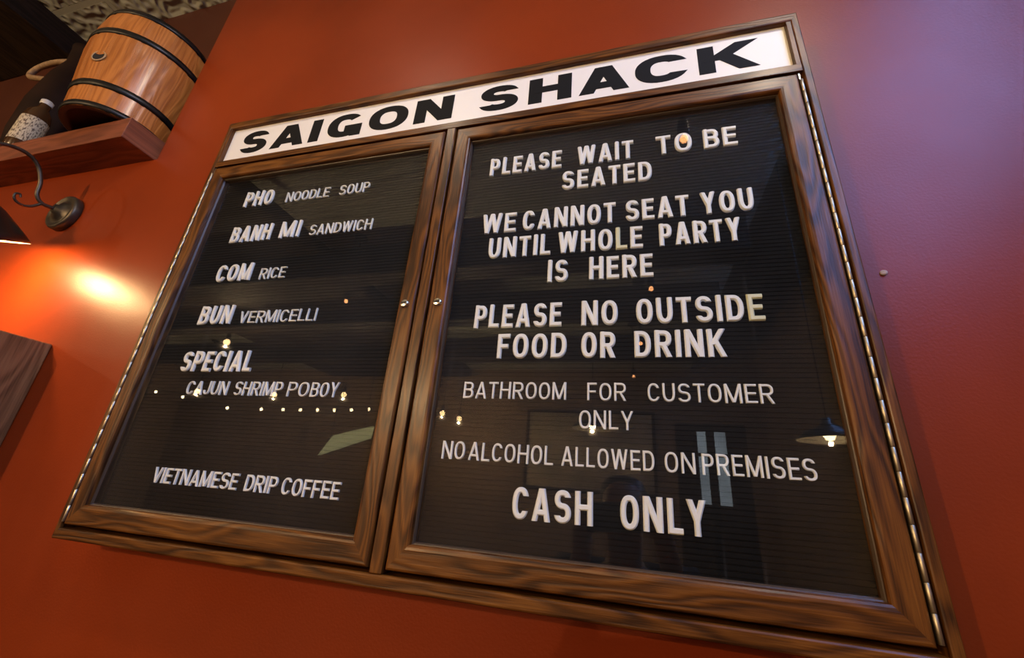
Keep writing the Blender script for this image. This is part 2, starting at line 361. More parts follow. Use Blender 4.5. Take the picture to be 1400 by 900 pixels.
# ------------------------------------------------------------------ lettering: strokes swept with a bevelled section
def sup(cx, cy, rx, ry, a0, a1, n=20, e=2.35):
    out = []
    for i in range(n + 1):
        a = math.radians(a0 + (a1 - a0) * i / n); c, s = math.cos(a), math.sin(a)
        out.append((cx + rx * math.copysign(abs(c) ** (2 / e), c), cy + ry * math.copysign(abs(s) ** (2 / e), s)))
    return out
WID = dict(A=.64, B=.58, C=.58, D=.58, E=.50, F=.48, G=.62, H=.60, I=.17, J=.46, K=.60, L=.46, M=.74, N=.62, O=.60, P=.55, R=.58, S=.57, T=.52, U=.58, V=.60, W=.86, Y=.60)
def glyph(ch, w, h):
    L, R, B, T, m = h, w - h, h, 1 - h, w / 2
    V = lambda x: [(x, 0), (x, 1)]
    if ch == 'I': return [(V(m), 0)]
    if ch == 'L': return [([(L, 1), (L, B), (w, B)], 0)]
    if ch == 'T': return [([(0, T), (w, T)], 0), ([(m, 0), (m, T)], 0)]
    if ch == 'E': return [([(w, T), (L, T), (L, B), (w, B)], 0), ([(L, .51), (w * .92, .51)], 0)]
    if ch == 'F': return [([(w, T), (L, T), (L, 0)], 0), ([(L, .49), (w * .9, .49)], 0)]
    if ch == 'H': return [(V(L), 0), (V(R), 0), ([(L, .52), (R, .52)], 0)]
    if ch == 'N': return [(V(L), 0), (V(R), 0), ([(L * 1.15, 1), (w - L * 1.15, 0)], 0)]
    if ch == 'M': return [(V(L), 0), (V(R), 0), ([(L * 1.15, 1), (m - h * .15, .04)], 0), ([(w - L * 1.15, 1), (m + h * .15, .04)], 0)]
    if ch == 'V': return [([(h * 1.05, 1), (m - h * .15, 0)], 0), ([(w - h * 1.05, 1), (m + h * .15, 0)], 0)]
    if ch == 'A': return [([(h * 1.05, 0), (m - h * .15, 1)], 0), ([(w - h * 1.05, 0), (m + h * .15, 1)], 0), ([(w * .24, .27), (w * .76, .27)], 0)]
    if ch == 'W': return [([(h * 1.02, 1), (w * .27, 0)], 0), ([(m - h * .1, 1), (w * .27, 0)], 0), ([(m + h * .1, 1), (w * .73, 0)], 0), ([(w - h * 1.02, 1), (w * .73, 0)], 0)]
    if ch == 'Y': return [([(h * 1.1, 1), (m, .40)], 0), ([(w - h * 1.1, 1), (m, .40)], 0), ([(m, 0), (m, .48)], 0)]
    if ch == 'K': return [(V(L), 0), ([(R, 1), (L + h * .75, .43)], 0), ([(w * .42, .60), (w - h * 1.1, 0)], 0)]
    if ch == 'O': return [(sup(m, .5, m - h, .5 - h, 0, 360, 36)[:-1], 1)]
    if ch == 'C': return [(sup(m, .5, m - h, .5 - h, 30, 330, 30), 0)]
    if ch == 'G': return [(sup(m, .5, m - h, .5 - h, 40, 318, 30), 0), ([(R, .0), (R, .47)], 0), ([(w, .365), (m * 1.02, .365)], 0)]
    if ch == 'U': return [([(L, 1)] + [(x, y) for x, y in sup(m, .5, m - h, .5 - h, 180, 360, 20)] + [(R, 1)], 0)]
    if ch == 'J': return [([(R, 1)] + sup(m, .33, m - h, .33 - h, 0, -180, 16), 0)]
    if ch == 'D': return [([(L, B), (L, T)] + sup(w * .42, .5, R - w * .42, .5 - h, 90, -90, 18), 1)]
    if ch in 'PR':
        y = .45 if ch == 'P' else .47; cy = (T + y) / 2
        s = [(V(L), 0), ([(L, T)] + sup(w * .52, cy, R - w * .52, T - cy, 90, -90, 14) + [(L, y)], 0)]
        if ch == 'R': s.append(([(w * .50, y), (w - h * 1.05, 0)], 0))
        return s
    if ch == 'B':
        y = .53; c1, c2 = (T + y) / 2, (B + y) / 2
        return [(V(L), 0), ([(L, T)] + sup(w * .5, c1, R - w * .53, T - c1, 90, -90, 14) + [(L, y)], 0), ([(L, y)] + sup(w * .5, c2, R - w * .5, y - c2, 90, -90, 14) + [(L, B)], 0)]
    if ch == 'S':
        q = (T - .51) / 2; up, lo = .51 + q, .51 - (.51 - B) / 2; ql = (.51 - B) / 2
        return [(sup(m, up, (m - h) * .95, q, 18, 270, 24, 2.2) + sup(m, lo, m - h, ql, 90, -162, 24, 2.2)[1:], 0)]
    raise ValueError(ch)
def stroke(mb, pts, closed, h, kx, sz, prof, tf):
    """prof: (fraction of the half width, depth).  kx stretches the glyph sideways, sz scales it, tf places it."""
    P = [Vector(p) for p in pts]; n = len(P); off = []
    for i in range(n):
        a = P[i] - P[i - 1] if (i > 0 or closed) else None
        c = P[(i + 1) % n] - P[i] if (i < n - 1 or closed) else None
        a = a.normalized() if a is not None and a.length > 1e-7 else None; c = c.normalized() if c is not None and c.length > 1e-7 else None
        if a is None: a = c
        if c is None: c = a
        na, nc = Vector((-a.y, a.x)), Vector((-c.y, c.x)); mm = (na + nc)
        mm = mm.normalized() / max(.35, mm.normalized().dot(na)) if mm.length > 1e-6 else na
        end = (not closed) and (i == 0 or i == n - 1)
        if end and (abs(a.y) > .86 or (abs(a.y) > .5 and n == 2)):
            t = -na.y / a.y; off.append((na + a * t, -na - a * t))
        else: off.append((mm, -mm))
    rows = []
    for i in range(n):
        r = []
        for fr, dp in prof:
            o = off[i][0] * fr if fr >= 0 else off[i][1] * (-fr)
            q = P[i] + o * h; r.append(tf(q.x * kx * sz, q.y * sz, dp))
        rows.append(r)
    if closed: rows.append(rows[0])
    mb.grid(rows, False, 0, False)
    if not closed: mb.face(rows[0][::-1]); mb.face(rows[-1])
# header: painted wide black capitals, one flat decal mesh on the panel
HB, HT = .8200, .8855
HEAD = [('S', .0540, .1290), ('A', .1437, .2368), ('I', .2500, .2765), ('G', .2960, .3845), ('O', .4016, .4956), ('N', .5120, .5980), ('S', .6560, .7357),
        ('H', .7566, .8397), ('A', .8532, .9440), ('C', .9546, 1.0449), ('K', 1.0605, 1.1530)]
HK = 1.667
for ch, x0, x1 in HEAD:
    ov = .012 if ch in 'SGOC' else 0; hl = MB()
    sz = HT - HB
    w = (x1 - x0) / (sz * HK)
    for q_, (pts, cl) in enumerate(glyph(ch, w, .122)):
        stroke(hl, [(x, (y - .5) * (1 + 2 * ov) + .5) for x, y in pts], cl, .122, HK, sz, [(-1, -.0002), (-1, .0004), (1, .0004), (1, -.0002)], lambda x, z, d, x0=x0, q_=q_: W(x0 + x, PY - d - .00012 * q_, HB + z))
    o = hl.build('header_letter', MAT['black'], hp); o['label'] = 'wide black capital ' + ch
# loose letters pressed into the felt: each one a thing
ROWS = [  # line, baseline, [(word, x0, x1, big)]
    ('PHO NOODLE SOUP', .6710, [('PHO', .1135, .1905, 1), ('NOODLE', .2270, .3370, 0), ('SOUP', .3620, .4325, 0)]),
    ('BANH MI SANDWICH', .5770, [('BANH', .1130, .2185, 1), ('MI', .2420, .2910, 1), ('SANDWICH', .3160, .4600, 0)]),
    ('COM RICE', .4830, [('COM', .1135, .2030, 1), ('RICE', .2260, .2880, 0)]),
    ('BUN VERMICELLI', .3885, [('BUN', .1110, .1920, 1), ('VERMICELLI', .2125, .3880, 0)]),
    ('SPECIAL', .2930, [('SPECIAL', .1110, .2775, 1)]),
    ('CAJUN SHRIMP PO BOY', .2500, [('CAJUN', .1455, .2410, 0), ('SHRIMP', .2570, .3590, 0), ('PO', .3710, .4130, 0), ('BOY', .4180, .4715, 0)]),
    ('VIETNAMESE DRIP COFFEE', .0978, [('VIETNAMESE', .1425, .3240, 2), ('DRIP', .3395, .4010, 2), ('COFFEE', .4105, .5145, 2)]),
    ('PLEASE WAIT TO BE', .6690, [('PLEASE', .6900, .8240, 1), ('WAIT', .8520, .9475, 1), ('TO', .9840, 1.0400, 1), ('BE', 1.0570, 1.1065, 1)]),
    ('SEATED', .6185, [('SEATED', .8265, .9750, 1)]),
    ('WE CANNOT SEAT YOU', .5420, [('WE', .6880, .7500, 1), ('CANNOT', .7615, .9165, 1), ('SEAT', .9315, 1.0265, 1), ('YOU', 1.0430, 1.1160, 1)]),
    ('UNTIL WHOLE PARTY', .4910, [('UNTIL', .7050, .8120, 1), ('WHOLE', .8245, .9560, 1), ('PARTY', .9800, 1.0935, 1)]),
    ('IS HERE', .4400, [('IS', .8095, .8420, 1), ('HERE', .8745, .9690, 1)]),
    ('PLEASE NO OUTSIDE', .3645, [('PLEASE', .6945, .8345, 1), ('NO', .8640, .9170, 1), ('OUTSIDE', .9425, 1.1065, 1)]),
    ('FOOD OR DRINK', .3140, [('FOOD', .7375, .8435, 1), ('OR', .8645, .9130, 1), ('DRINK', .9385, 1.0560, 1)]),
    ('BATHROOM FOR CUSTOMER', .2530, [('BATHROOM', .6910, .8450, 0), ('FOR', .8740, .9260, 0), ('CUSTOMER', .9535, 1.1030, 0)]),
    ('below BATHROOM', .2145, [('ONLY', .8635, .9345, 0)]),
    ('NO ALCOHOL ALLOWED ON PREMISES', .1650, [('NO', .6690, .7035, 0), ('ALCOHOL', .7095, .8300, 0), ('ALLOWED', .8410, .9585, 0), ('ON', .9705, 1.0060, 0), ('PREMISES', 1.0135, 1.1345, 0)]),
    ('CASH ONLY', .0960, [('CASH', .7785, .8830, 1), ('ONLY', .9155, 1.0140, 1)]),
]
ORD = ['first', 'second', 'third', 'fourth', 'fifth', 'sixth', 'seventh', 'eighth', 'ninth', 'tenth']
STY = {1: (.0395, .090, .125, .0042), 0: (.0248, .062, .13, .0030), 2: (.0250, .074, .10, .0030)}
for line, z0, words in ROWS:
    for word, x0, x1, big in words:
        cap, h, gap, dp = STY[big]
        nat = sum(WID[c] if c != 'I' else 0 for c in word); fix = sum(2 * h for c in word if c == 'I')
        n = len(word)
        kx = ((x1 - x0) / cap - fix) / (nat + gap * (n - 1)) if nat else 1
        x = x0
        for i, c in enumerate(word):
            w = 2 * h if c == 'I' else WID[c] * kx
            mb = MB(); prof = [(-1, 0), (-1, dp * .55), (-.58, dp), (.58, dp), (1, dp * .55), (1, 0)]
            for q_, (pts, cl) in enumerate(glyph(c, w, h)): stroke(mb, pts, cl, h, 1, cap, prof, lambda a, z, d, q_=q_: Vector((a, -d - .00012 * q_, z)))
            mat = MAT['yellowed'] if (word, i) in (('WHOLE', 3), ('OUTSIDE', 6)) else MAT['white']
            o = mb.build('plastic_letter', mat, weld=True)
            o.location = W(x, FY, z0 + random.uniform(-.0003, .0003)); o.rotation_euler = (0, random.uniform(-.008, .008), 0)
            tint = 'yellowed' if mat is MAT['yellowed'] else 'white'
            where = 'on the line ' + line if not line.startswith('below') else 'on the line below BATHROOM'
            tag(o, '%s %s letter %s, %s of %s %s' % ('bold' if big == 1 else 'thin', tint, c, ORD[i], word, where), 'letter', 'white plastic letters on the black felt board')
            x += w * cap + gap * kx * cap

# ------------------------------------------------------------------ shelf, keg, bottle, jug
b = MB(); b.box(-2.3, -.358, -.016 + OY, NY - .001 + OY, NZ + .0005 + OZ, 1.001 + OZ, 0)
tag(b.build('wall_shelf', MAT['shelf'], bevel=.002), 'thick red brown timber shelf under the wooden keg', 'shelf')
BX, BY, BZ = -.503, .037, 1.001
def rad(h):   # stave radius over the height
    P = [(0, .1195), (.02, .1208), (.078, .1258), (.15, .1352), (.215, .1425), (.26, .1438), (.31, .1415), (.366, .1345)]
    for (a, ra), (c, rc) in zip(P, P[1:]):
        if a <= h <= c: return ra + (rc - ra) * (h - a) / (c - a)
    return P[-1][1]
keg = empty('wooden_keg', W(BX, BY, BZ))
tag(keg, 'small orange brown wooden keg with black hoops standing on the shelf', 'barrel')
MAT['stave'] = wood('orange_varnished_staves', (.27, .085, .016), (.42, .150, .032), (.52, .205, .052), .38, .2, .8)
b = MB(); ns, per = 15, 8; hs = [.366 * i / 24 for i in range(25)]
rows = []
for h in hs:
    r = []
    for j in range(ns * per):
        t = (j % per) / per; dip = .0018 if j % per == 0 else 0
        a = 2 * PI * j / (ns * per) + .13; rr = rad(h) - dip
        r.append(W(BX + rr * math.cos(a), BY + rr * math.sin(a), BZ + h))
    rows.append(r)
so = [random.uniform(0, 6) for _ in range(ns + 1)]
b.grid(rows, True, 0, True, uvs=lambda i, j: (hs[i] + so[((j - (0)) // per) % ns], j * .0075 + so[(j // per) % ns]))
b.lathe([(.1195, 0), (.108, 0), (.106, .018), (0, .018)], W(BX, BY, BZ), n=48, mi=1)
b.lathe([(.1345, .366), (.124, .366), (.122, .35), (0, .35)], W(BX, BY, BZ), n=48, mi=1)
b.build('keg_body', [MAT['stave'], simple('dark_red_keg_head', (.045, .012, .007), .5, noise=(20, .3))], keg)
for h0, h1 in ((.0005, .017), (.069, .088), (.251, .271), (.347, .3662)):
    b = MB(); b.lathe([(rad(h0) - .001, h0), (rad(h0) + .0022, h0), (rad((h0 + h1) / 2) + .0030, (h0 + h1) / 2), (rad(h1) + .0022, h1), (rad(h1) - .001, h1)], W(BX, BY, BZ), n=64)
    b.build('hoop', MAT['iron'], keg)
a = -1.28; u = Vector((math.cos(a), math.sin(a), 0)); p = W(BX, BY, 1.166) + u * (rad(.165) - .004)
b = MB(); b.lathe([(.0001, .0045), (.0155, .0045)], p, u, 24, 1); b.lathe([(.0155, 0), (.0155, .0052), (.0185, .0058), (.0195, .004)], p, u, 24, 0)
b.build('bung_hole', [simple('pale_worn_bung_rim', (.36, .22, .10), .5), MAT['dark']], keg)
bt = empty('label_bottle', W(-.930, .020, 1.001)); tag(bt, 'small bottle with a torn pale paper label left of the keg', 'bottle')
o_ = W(-.930, .020, 1.001)
b = MB(); b.lathe([(0, .002), (.030, 0), (.033, .004), (.033, .150), (.028, .175), (.014, .196), (.013, .214)], o_, n=32); b.build('glass_body', MAT['bottle'], bt)
b = MB(); b.lathe([(.0145, .213), (.016, .216), (.016, .228), (.013, .231), (0, .231)], o_, n=24); b.build('cap', simple('white_bottle_cap', (.6, .58, .52), .4), bt)
def label_mat():
    m, nt, bs = new_mat('printed_paper_label'); L = nt.links; uv = N(nt, 'ShaderNodeUVMap')
    v = N(nt, 'ShaderNodeVectorMath', operation='MULTIPLY'); v.inputs[1].default_value = (34, 9, 1); L.new(uv.outputs[0], v.inputs[0])
    n = N(nt, 'ShaderNodeTexNoise', Scale=1.0, Detail=3.0); L.new(v.outputs[0], n.inputs['Vector'])
    L.new(ramp(nt, n.outputs['Fac'], [(.40, (.10, .07, .05)), (.50, (.46, .39, .27)), (.8, (.55, .48, .35))]), bs.inputs['Base Color']); bs.inputs['Roughness'].default_value = .7; return m
b = MB(); nn = 24
b.grid([[o_ + Vector((.0336 * math.cos(-2.6 + 3.9 * j / nn), .0336 * math.sin(-2.6 + 3.9 * j / nn), z)) for j in range(nn + 1)] for z in (.045, .07, .095, .12, .142 )], False, 0, True, uvs=lambda i, j: (j / nn, i / 4))
b.build('paper_label', label_mat(), bt)
jc = W(-1.08, .1, 1.001); jg = empty('clay_jug', jc); tag(jg, 'tall dark jug with pale looped handle in the shadow behind the keg', 'jug')
b = MB(); b.lathe([(0, .002), (.055, 0), (.06, .01), (.082, .16), (.085, .30), (.07, .44), (.052, .52), (.056, .585), (.060, .60), (.055, .60), (.048, .52), (0, .48)], jc, n=40); b.build('jug_body', MAT['clay'], jg)
hp_ = bez([W(-1.13, .1, 1.583), W(-1.20, .095, 1.604), W(-1.30, .09, 1.622), W(-1.39, .09, 1.618), W(-1.425, .09, 1.590), W(-1.40, .09, 1.562), W(-1.30, .095, 1.53), W(-1.155, .1, 1.46)], 10)
b = MB(); b.tube(hp_, .0105, 12); b.build('handle', MAT['rattan'], jg)

# ------------------------------------------------------------------ wall lamp
pl = W(-.6, .07, .768); lamp = empty('wall_lamp', pl); tag(lamp, 'bronze gooseneck wall lamp with scroll and dark shade under the shelf', 'lamp')
b = MB(); b.lathe([(.052, 0.0005), (.054, .003), (.054, .017), (.051, .021), (.046, .022), (.043, .019), (.030, .018), (.026, .025), (.016, .029), (.012, .036), (0, .036)], pl, (0, -1, 0), 40); b.build('wall_plate', MAT['bronze'], lamp)
arm = bez([W(-.6, .040, .768), W(-.601, .012, .764), W(-.602, -.006, .780), W(-.602, -.014, .82), W(-.602, -.036, .858), W(-.602, -.069, .871), W(-.602, -.110, .857), W(-.603, -.145, .82), W(-.605, -.155, .765), W(-.608, -.152, .735)], 10)
b = MB(); b.tube(arm, .0048, 12); b.build('arm', MAT['bronze'], lamp)
scr = bez([W(-.601, .010, .764), W(-.601, -.004, .744), W(-.601, -.021, .735), W(-.601, -.037, .740), W(-.601, -.042, .754), W(-.601, -.034, .760), W(-.601, -.030, .752)], 8)
b = MB(); b.tube(scr, lambda t: .0036 - .0014 * t, 10); b.build('scroll', MAT['bronze'], lamp)
rc, rn = W(-.601, -.087, .592), Vector((-.14, .46, -1)).normalized()   # rim centre, opening direction
up = -rn; RR = .118
b = MB(); b.lathe([(RR, 0), (RR + .002, .001), (RR * .93, .022), (RR * .66, .075), (.042, .115), (.024, .125), (.022, .150), (0, .152)], rc, up, 48, 0)
b.lathe([(RR, 0), (RR * .91, .022), (RR * .64, .073), (.040, .111), (0, .118)], rc, up, 48, 1); b.build('lamp_shade', [MAT['shade_out'], MAT['shade_in']], lamp)
bt_ = W(-.560, -.070, .613); bax = (rc + up * .108 - bt_).normalized(); bl_ = (rc + up * .108 - bt_).length; bc = bt_ + bax * .026
b = MB(); b.lathe([(0, -.025), (.010, -.023), (.019, -.015), (.0235, -.002), (.021, .012), (.014, .030), (.012, .044), (.012, bl_ - .026), (0, bl_ - .026)], bc, bax, 24); b.build('bulb', MAT['bulb'], lamp)
def lamp_light(parent, loc, power, col, r, kind='POINT'):
    l = bpy.data.lights.new('lamp_light', kind); l.energy = power; l.color = col; l.shadow_soft_size = r
    o = bpy.data.objects.new('lamp_light', l); o.location = Vector(loc) - world_loc(parent); put(o, parent); return o
lamp_light(lamp, bt_ - up * .010, SCONCE_W * .75, (1.0, .63, .28), .026)

# ------------------------------------------------------------------ timber box on the wall below the lamp
bx0, bx1, by0, bz0, bz1 = -1.02, -.3855, -.20, -.22, .3725
box = empty('timber_wall_box', W(-.7, .07, bz0)); tag(box, 'rough brown timber box standing out from the wall below the lamp', 'wooden box')
def brd(name, *a, g=0):
    q = MB(); q.box(a[0], a[1], a[2] + OY, a[3] + OY, a[4] + OZ, a[5] + OZ, g); return q.build(name, MAT['rough'], box, bevel=.003)
brd('side_board', bx1 - .035, bx1, by0, .0695, bz0, bz1, g=2); brd('side_board', bx0, bx0 + .035, by0, .0695, bz0, bz1, g=2)
brd('top_board', bx0 + .035, bx1 - .035, by0, .0695, bz1 - .035, bz1 - .001); brd('bottom_board', bx0 + .035, bx1 - .035, by0, .0695, bz0 + .001, bz0 + .035)
brd('back_board', bx0 + .035, bx1 - .035, .05, .0695, bz0 + .035, bz1 - .035)
# small plastic wall plug
wp = empty('wall_plug', W(1.2755, .07, .4505)); tag(wp, 'tiny pale wall plug left in the wall right of the sign', 'wall plug')
b = MB(); b.lathe([(0, -.004), (.0022, -.004), (.0026, .0006), (.0046, .0012), (.0044, .0022), (.0026, .003), (0, .0026)], W(1.2755, .07, .4505), (-.35, -1, .25), 14); b.build('plug_head', simple('grey_plug_plastic', (.34, .25, .22), .5), wp)

# ------------------------------------------------------------------ lamps of the room, seen in the glass
def drop_lamp(x, y, z, ztop, label, power, mat, rb, name='hanging_filament_lamp', grp='filament lamps hanging from the ceiling', col=ORANGE):
    t = empty(name, (x, y, ztop)); tag(t, label, 'lamp', grp)
    q = MB(); q.lathe([(.05, 0), (.05, -.02), (.012, -.03), (0, -.03)], (x, y, ztop), n=20); q.build('canopy', MAT['steel'], t)
    q = MB(); q.tube([(x, y, ztop - .02), (x, y, z + rb + .06)], .004, 8); q.build('cord', MAT['steel'], t)
    q = MB(); q.lathe([(0, rb + .075), (.018, rb + .07), (.022, rb + .03), (.020, rb - .002), (0, rb - .002)], (x, y, z), n=16); q.build('socket', MAT['steel'], t)
    q = MB(); q.lathe([(0, -rb)] + [(rb * math.cos(a), rb * math.sin(a)) for a in [-1.2, -.8, -.4, 0, .4, .8]] + [(rb * .4, rb)], (x, y, z), n=16); q.build('bulb', mat, t)
    if power: lamp_light(t, (x, y, z - rb - .02), power, col, .009)
    return t
ZT = ZC + OZ
VC = Vector((0.93107621, .5557445 + .028, 0.1224314))   # the mirror image of the eye behind the glass
def seen(dx, dz, s): return W(VC.x + dx * s, VC.y - s, VC.z + dz * s)
for i, (dx, dz, s, pw) in enumerate([(.168, .992, 1.30, 0), (.058, .514, 2.46, 0), (.028, .367, 3.42, 0), (.009, .285, 4.4, 0), (-.842, .522, 2.44, 0)]):
    p = seen(dx, dz, s); drop_lamp(p.x, p.y, p.z, ZT, ['orange filament lamp reflected beside the word TO', 'orange filament lamp reflected just above the word OUTSIDE', 'orange filament lamp reflected in the word DRINK', 'orange filament lamp reflected between DRINK and CUSTOMER', 'orange filament lamp reflected in the left pane beside RICE'][i], FIL_W * pw, MAT['filament'], .015)
for dx, dz, s, l in [(-1.311, .231, 4.6, 'globe lamp reflected in the word CAJUN'), (-1.011, .224, 4.6, 'globe lamp reflected in the word SHRIMP'), (-.773, .228, 4.6, 'globe lamp reflected right of the word BOY'),
                     (-.466, .185, 5.2, 'globe lamp reflected left of the word BATHROOM near the door stile'), (-.418, .172, 5.2, 'globe lamp reflected just below the start of BATHROOM'), (-1.261, .394, 3.5, 'globe lamp reflected above the word SPECIAL'),
                     (-.545, .235, 3.3, 'globe lamp reflected in the middle stile of the sign, lower half')]:
    p = seen(dx, dz, s); drop_lamp(p.x, p.y, p.z, ZT, l, GLOBE_W * (3.6 if 'stile of' in l else 1), MAT['globe'], .034, 'globe_pendant_lamp', 'glowing globe lamps across the room', WARM)
def dish(dx, dz, s, ztop, label, power):
    p = seen(dx, dz, s); x, y, z = p; t = empty('dish_pendant_lamp', (x, y, ztop)); tag(t, label, 'lamp', 'dish shaded pendant lamps')
    q = MB(); q.tube([(x, y, ztop), (x, y, z + .12)], .004, 8); q.build('cord', MAT['steel'], t)
    q = MB(); q.lathe([(.17, 0), (.172, .004), (.12, .05), (.04, .085), (.025, .13), (0, .135)], p, n=40); q.lathe([(.17, 0), (.118, .046), (.038, .08), (0, .085)], p, n=40, mi=1); q.build('lamp_shade', [MAT['shade_out'], MAT['shade_in']], t)
    q = MB(); q.lathe([(0, -.005), (.02, .002), (.03, .022), (.022, .045), (.012, .07), (0, .07)], p, n=20); q.build('bulb', MAT['bulb'], t)
    lamp_light(t, (x, y, z - .02), power, WARM, .012)
dish(-.086, .159, 3.6, ZT, 'dish pendant lamp reflected under the word ONLY', PENDANT_W); dish(.385, .154, 2.9, ZH + OZ, 'dish pendant lamp reflected at the right edge of the right pane', PENDANT_W * .06)
pts = [(213, -1.486, .226), (250, -1.362, .211), (311, -1.17, .181), (357, -1.043, .18), (387, -.965, .181), (411, -.905, .182), (434, -.848, .183), (457, -.793, .184), (480, -.738, .186), (504, -.684, .189)]
sp = [seen(dx, dz, 5.0) for _, dx, dz in pts]
q = MB(); q.tube(bez([p + Vector((0, 0, .045)) for p in sp], 6), .004, 6); tag(q.build('festoon_cable', MAT['steel']), 'dark cord carrying the row of tiny lights across the room', 'cable')
for i, p in enumerate(sp):
    q = MB(); q.lathe([(0, -.022), (.014, -.016), (.019, 0), (.014, .018), (.008, .024)], p, n=12, mi=0); q.lathe([(.009, .022), (.010, .043), (0, .043)], p, n=12, mi=1)
    tag(q.build('string_light_bulb', [MAT['tiny'], MAT['steel']]), '%s tiny bulb from the left on the cord of string lights' % ORD[i], 'light bulb', 'tiny bulbs of the string lights')
# a large pale poster on the far wall, seen in the glass
p0, p1 = seen(-.26, .03, 5.5), seen(.05, .215, 5.5)
po = empty('wall_poster', (0.5 * (p0.x + p1.x), YF, p0.z)); tag(po, 'large beige framed poster on the far wall reflected in the right pane', 'poster')
q = MB(); q.box(p0.x, p1.x, YF + .002, YF + .02, p0.z, p1.z); q.build('sheet', simple('beige_poster_paper', (.42, .34, .22), .6, noise=(3, .35)), po)
q = MB(); t = .04
q.box(p0.x - t, p0.x, YF + .001, YF + .035, p0.z - t, p1.z + t, 2); q.box(p1.x, p1.x + t, YF + .001, YF + .035, p0.z - t, p1.z + t, 2); q.box(p0.x, p1.x, YF + .001, YF + .035, p0.z - t, p0.z, 0); q.box(p0.x, p1.x, YF + .001, YF + .035, p1.z, p1.z + t, 0)
q.build('poster_frame', MAT['beam'], po)

# a small lit sign far across the room, seen low in the left pane
p = seen(-.735, .108, 4.15); ls = empty('hanging_lit_sign', (p.x, p.y, ZT)); tag(ls, 'pale lit sign hanging far across the room reflected right of centre in the left pane', 'sign')
q = MB(); cn = [p + Vector((a * .30, 0, b2 * .085 + a * .10)) for a, b2 in ((-1, -1), (1, -.9), (1.05, .55), (-.55, 1))]
q.face([c + Vector((0, .02, 0)) for c in cn]); q.face([c - Vector((0, .02, 0)) for c in cn][::-1])
for i in range(4): q.face([cn[i] + Vector((0, .02, 0)), cn[i] - Vector((0, .02, 0)), cn[(i + 1) % 4] - Vector((0, .02, 0)), cn[(i + 1) % 4] + Vector((0, .02, 0))])
q.build('sign_face', glow('pale_lit_acrylic', (.62, .60, .30), 2.2), ls, weld=True)
for a in (-.2, .2):
    q = MB(); q.tube([p + Vector((a, 0, .09 + a * .33)), (p.x + a, p.y, ZT)], .004, 8); q.build('hanger', MAT['steel'], ls)
# unseen ceiling spots, added to light the sign wall and the keg
def added_spot(x, y, tx, tz, power, label, size=92):
    zt = ZC + OZ; t = empty('added_spot_light', (x, y, zt)); tag(t, label, 'lamp', 'added spot lights washing the sign wall')
    q = MB(); q.lathe([(.045, 0), (.045, -.018), (.02, -.026), (0, -.026)], (x, y, zt), n=24); q.build('canopy', MAT['steel'], t)
    q = MB(); q.tube([(x, y, zt - .02), (x, y, zt - .075)], .008, 10); q.build('stem', MAT['steel'], t)
    d = (Vector((tx, 0, tz)) - Vector((x, y, zt - .09))).normalized(); c = Vector((x, y, zt - .10))
    q = MB(); q.lathe([(0, -.05), (.022, -.05), (.034, -.02), (.045, .05), (.043, .05), (.032, -.018), (0, -.03)], c, d, 28); q.build('lamp_head', MAT['steel'], t)
    l = bpy.data.lights.new('lamp_light', 'SPOT'); l.energy = power; l.color = SPOTCOL; l.shadow_soft_size = .04; l.spot_size = math.radians(size); l.spot_blend = 1.0
    o = bpy.data.objects.new('lamp_light', l); o.location = c + d * .052 - world_loc(t); o.rotation_euler = d.to_track_quat('-Z', 'Y').to_euler(); put(o, t)
added_spot(.10, -.96, .30, 1.98, ADDED_SPOT_W * .75, 'added unseen spot light aimed at the left half of the sign')
added_spot(1.55, -1.0, .62, 2.06, ADDED_SPOT_W * 1.7, 'added unseen spot light aimed at the right half of the sign', 72)
added_spot(1.30, -.96, -.50, 2.66, 70, 'added unseen spot light aimed at the keg on the shelf', 24)

# ------------------------------------------------------------------ the person taking the picture, seen only as a dim reflection
def skin(name, verts, edges, rads, mat, parent, root=0, sub=2):
    me = bpy.data.meshes.new(name); off = world_loc(parent)
    me.from_pydata([tuple(Vector(v) - off) for v in verts], edges, []); o = bpy.data.objects.new(name, me); put(o, parent); me.materials.append(mat)
    m = o.modifiers.new('skin', 'SKIN'); m.use_smooth_shade = True
    sv = me.skin_vertices[0].data if me.skin_vertices else None
    if sv is None:
        bpy.context.view_layer.objects.active = o; sv = me.skin_vertices[0].data
    for i, r in enumerate(rads):
        sv[i].radius = (r, r) if not isinstance(r, tuple) else r; sv[i].use_root = (i == root)
    ss = o.modifiers.new('subsurf', 'SUBSURF'); ss.levels = sub; ss.render_levels = sub
    return o
CP = M.translation.copy(); RT, UP, FW = r_.copy(), -d_, f_.copy()
pc = CP - RT * .045 - UP * .018 - FW * .016
ps = empty('person', (.90, -1.10, 0)); tag(ps, 'person in dark clothes holding up a phone in front of the sign', 'person')
SKN = simple('skin', (.42, .24, .16), .5); CL = simple('black_jacket_cloth', (.012, .012, .014), .85); TR = simple('dark_trousers_cloth', (.014, .015, .02), .85); HR = simple('dark_hair', (.012, .008, .006), .55)
X, Y = .90, -1.10
V, E, R = [], [], []
def add(p, r, frm=None):
    V.append(Vector(p)); R.append(r)
    if frm is not None: E.append((frm, len(V) - 1))
    return len(V) - 1
pel = add((X, Y, .93), .135); wst = add((X, Y, 1.10), .125, pel); che = add((X, Y, 1.28), .15, wst); nb = add((X, Y + .01, 1.43), .062, che); nk = add((X, Y + .035, 1.49), .052, nb)
hd = add((X, Y + .055, 1.565), .078, nk); h2 = add((X, Y + .05, 1.645), .082, hd); h3 = add((X, Y + .035, 1.70), .055, h2)
ns_ = add((X, Y + .150, 1.585), .012, hd)
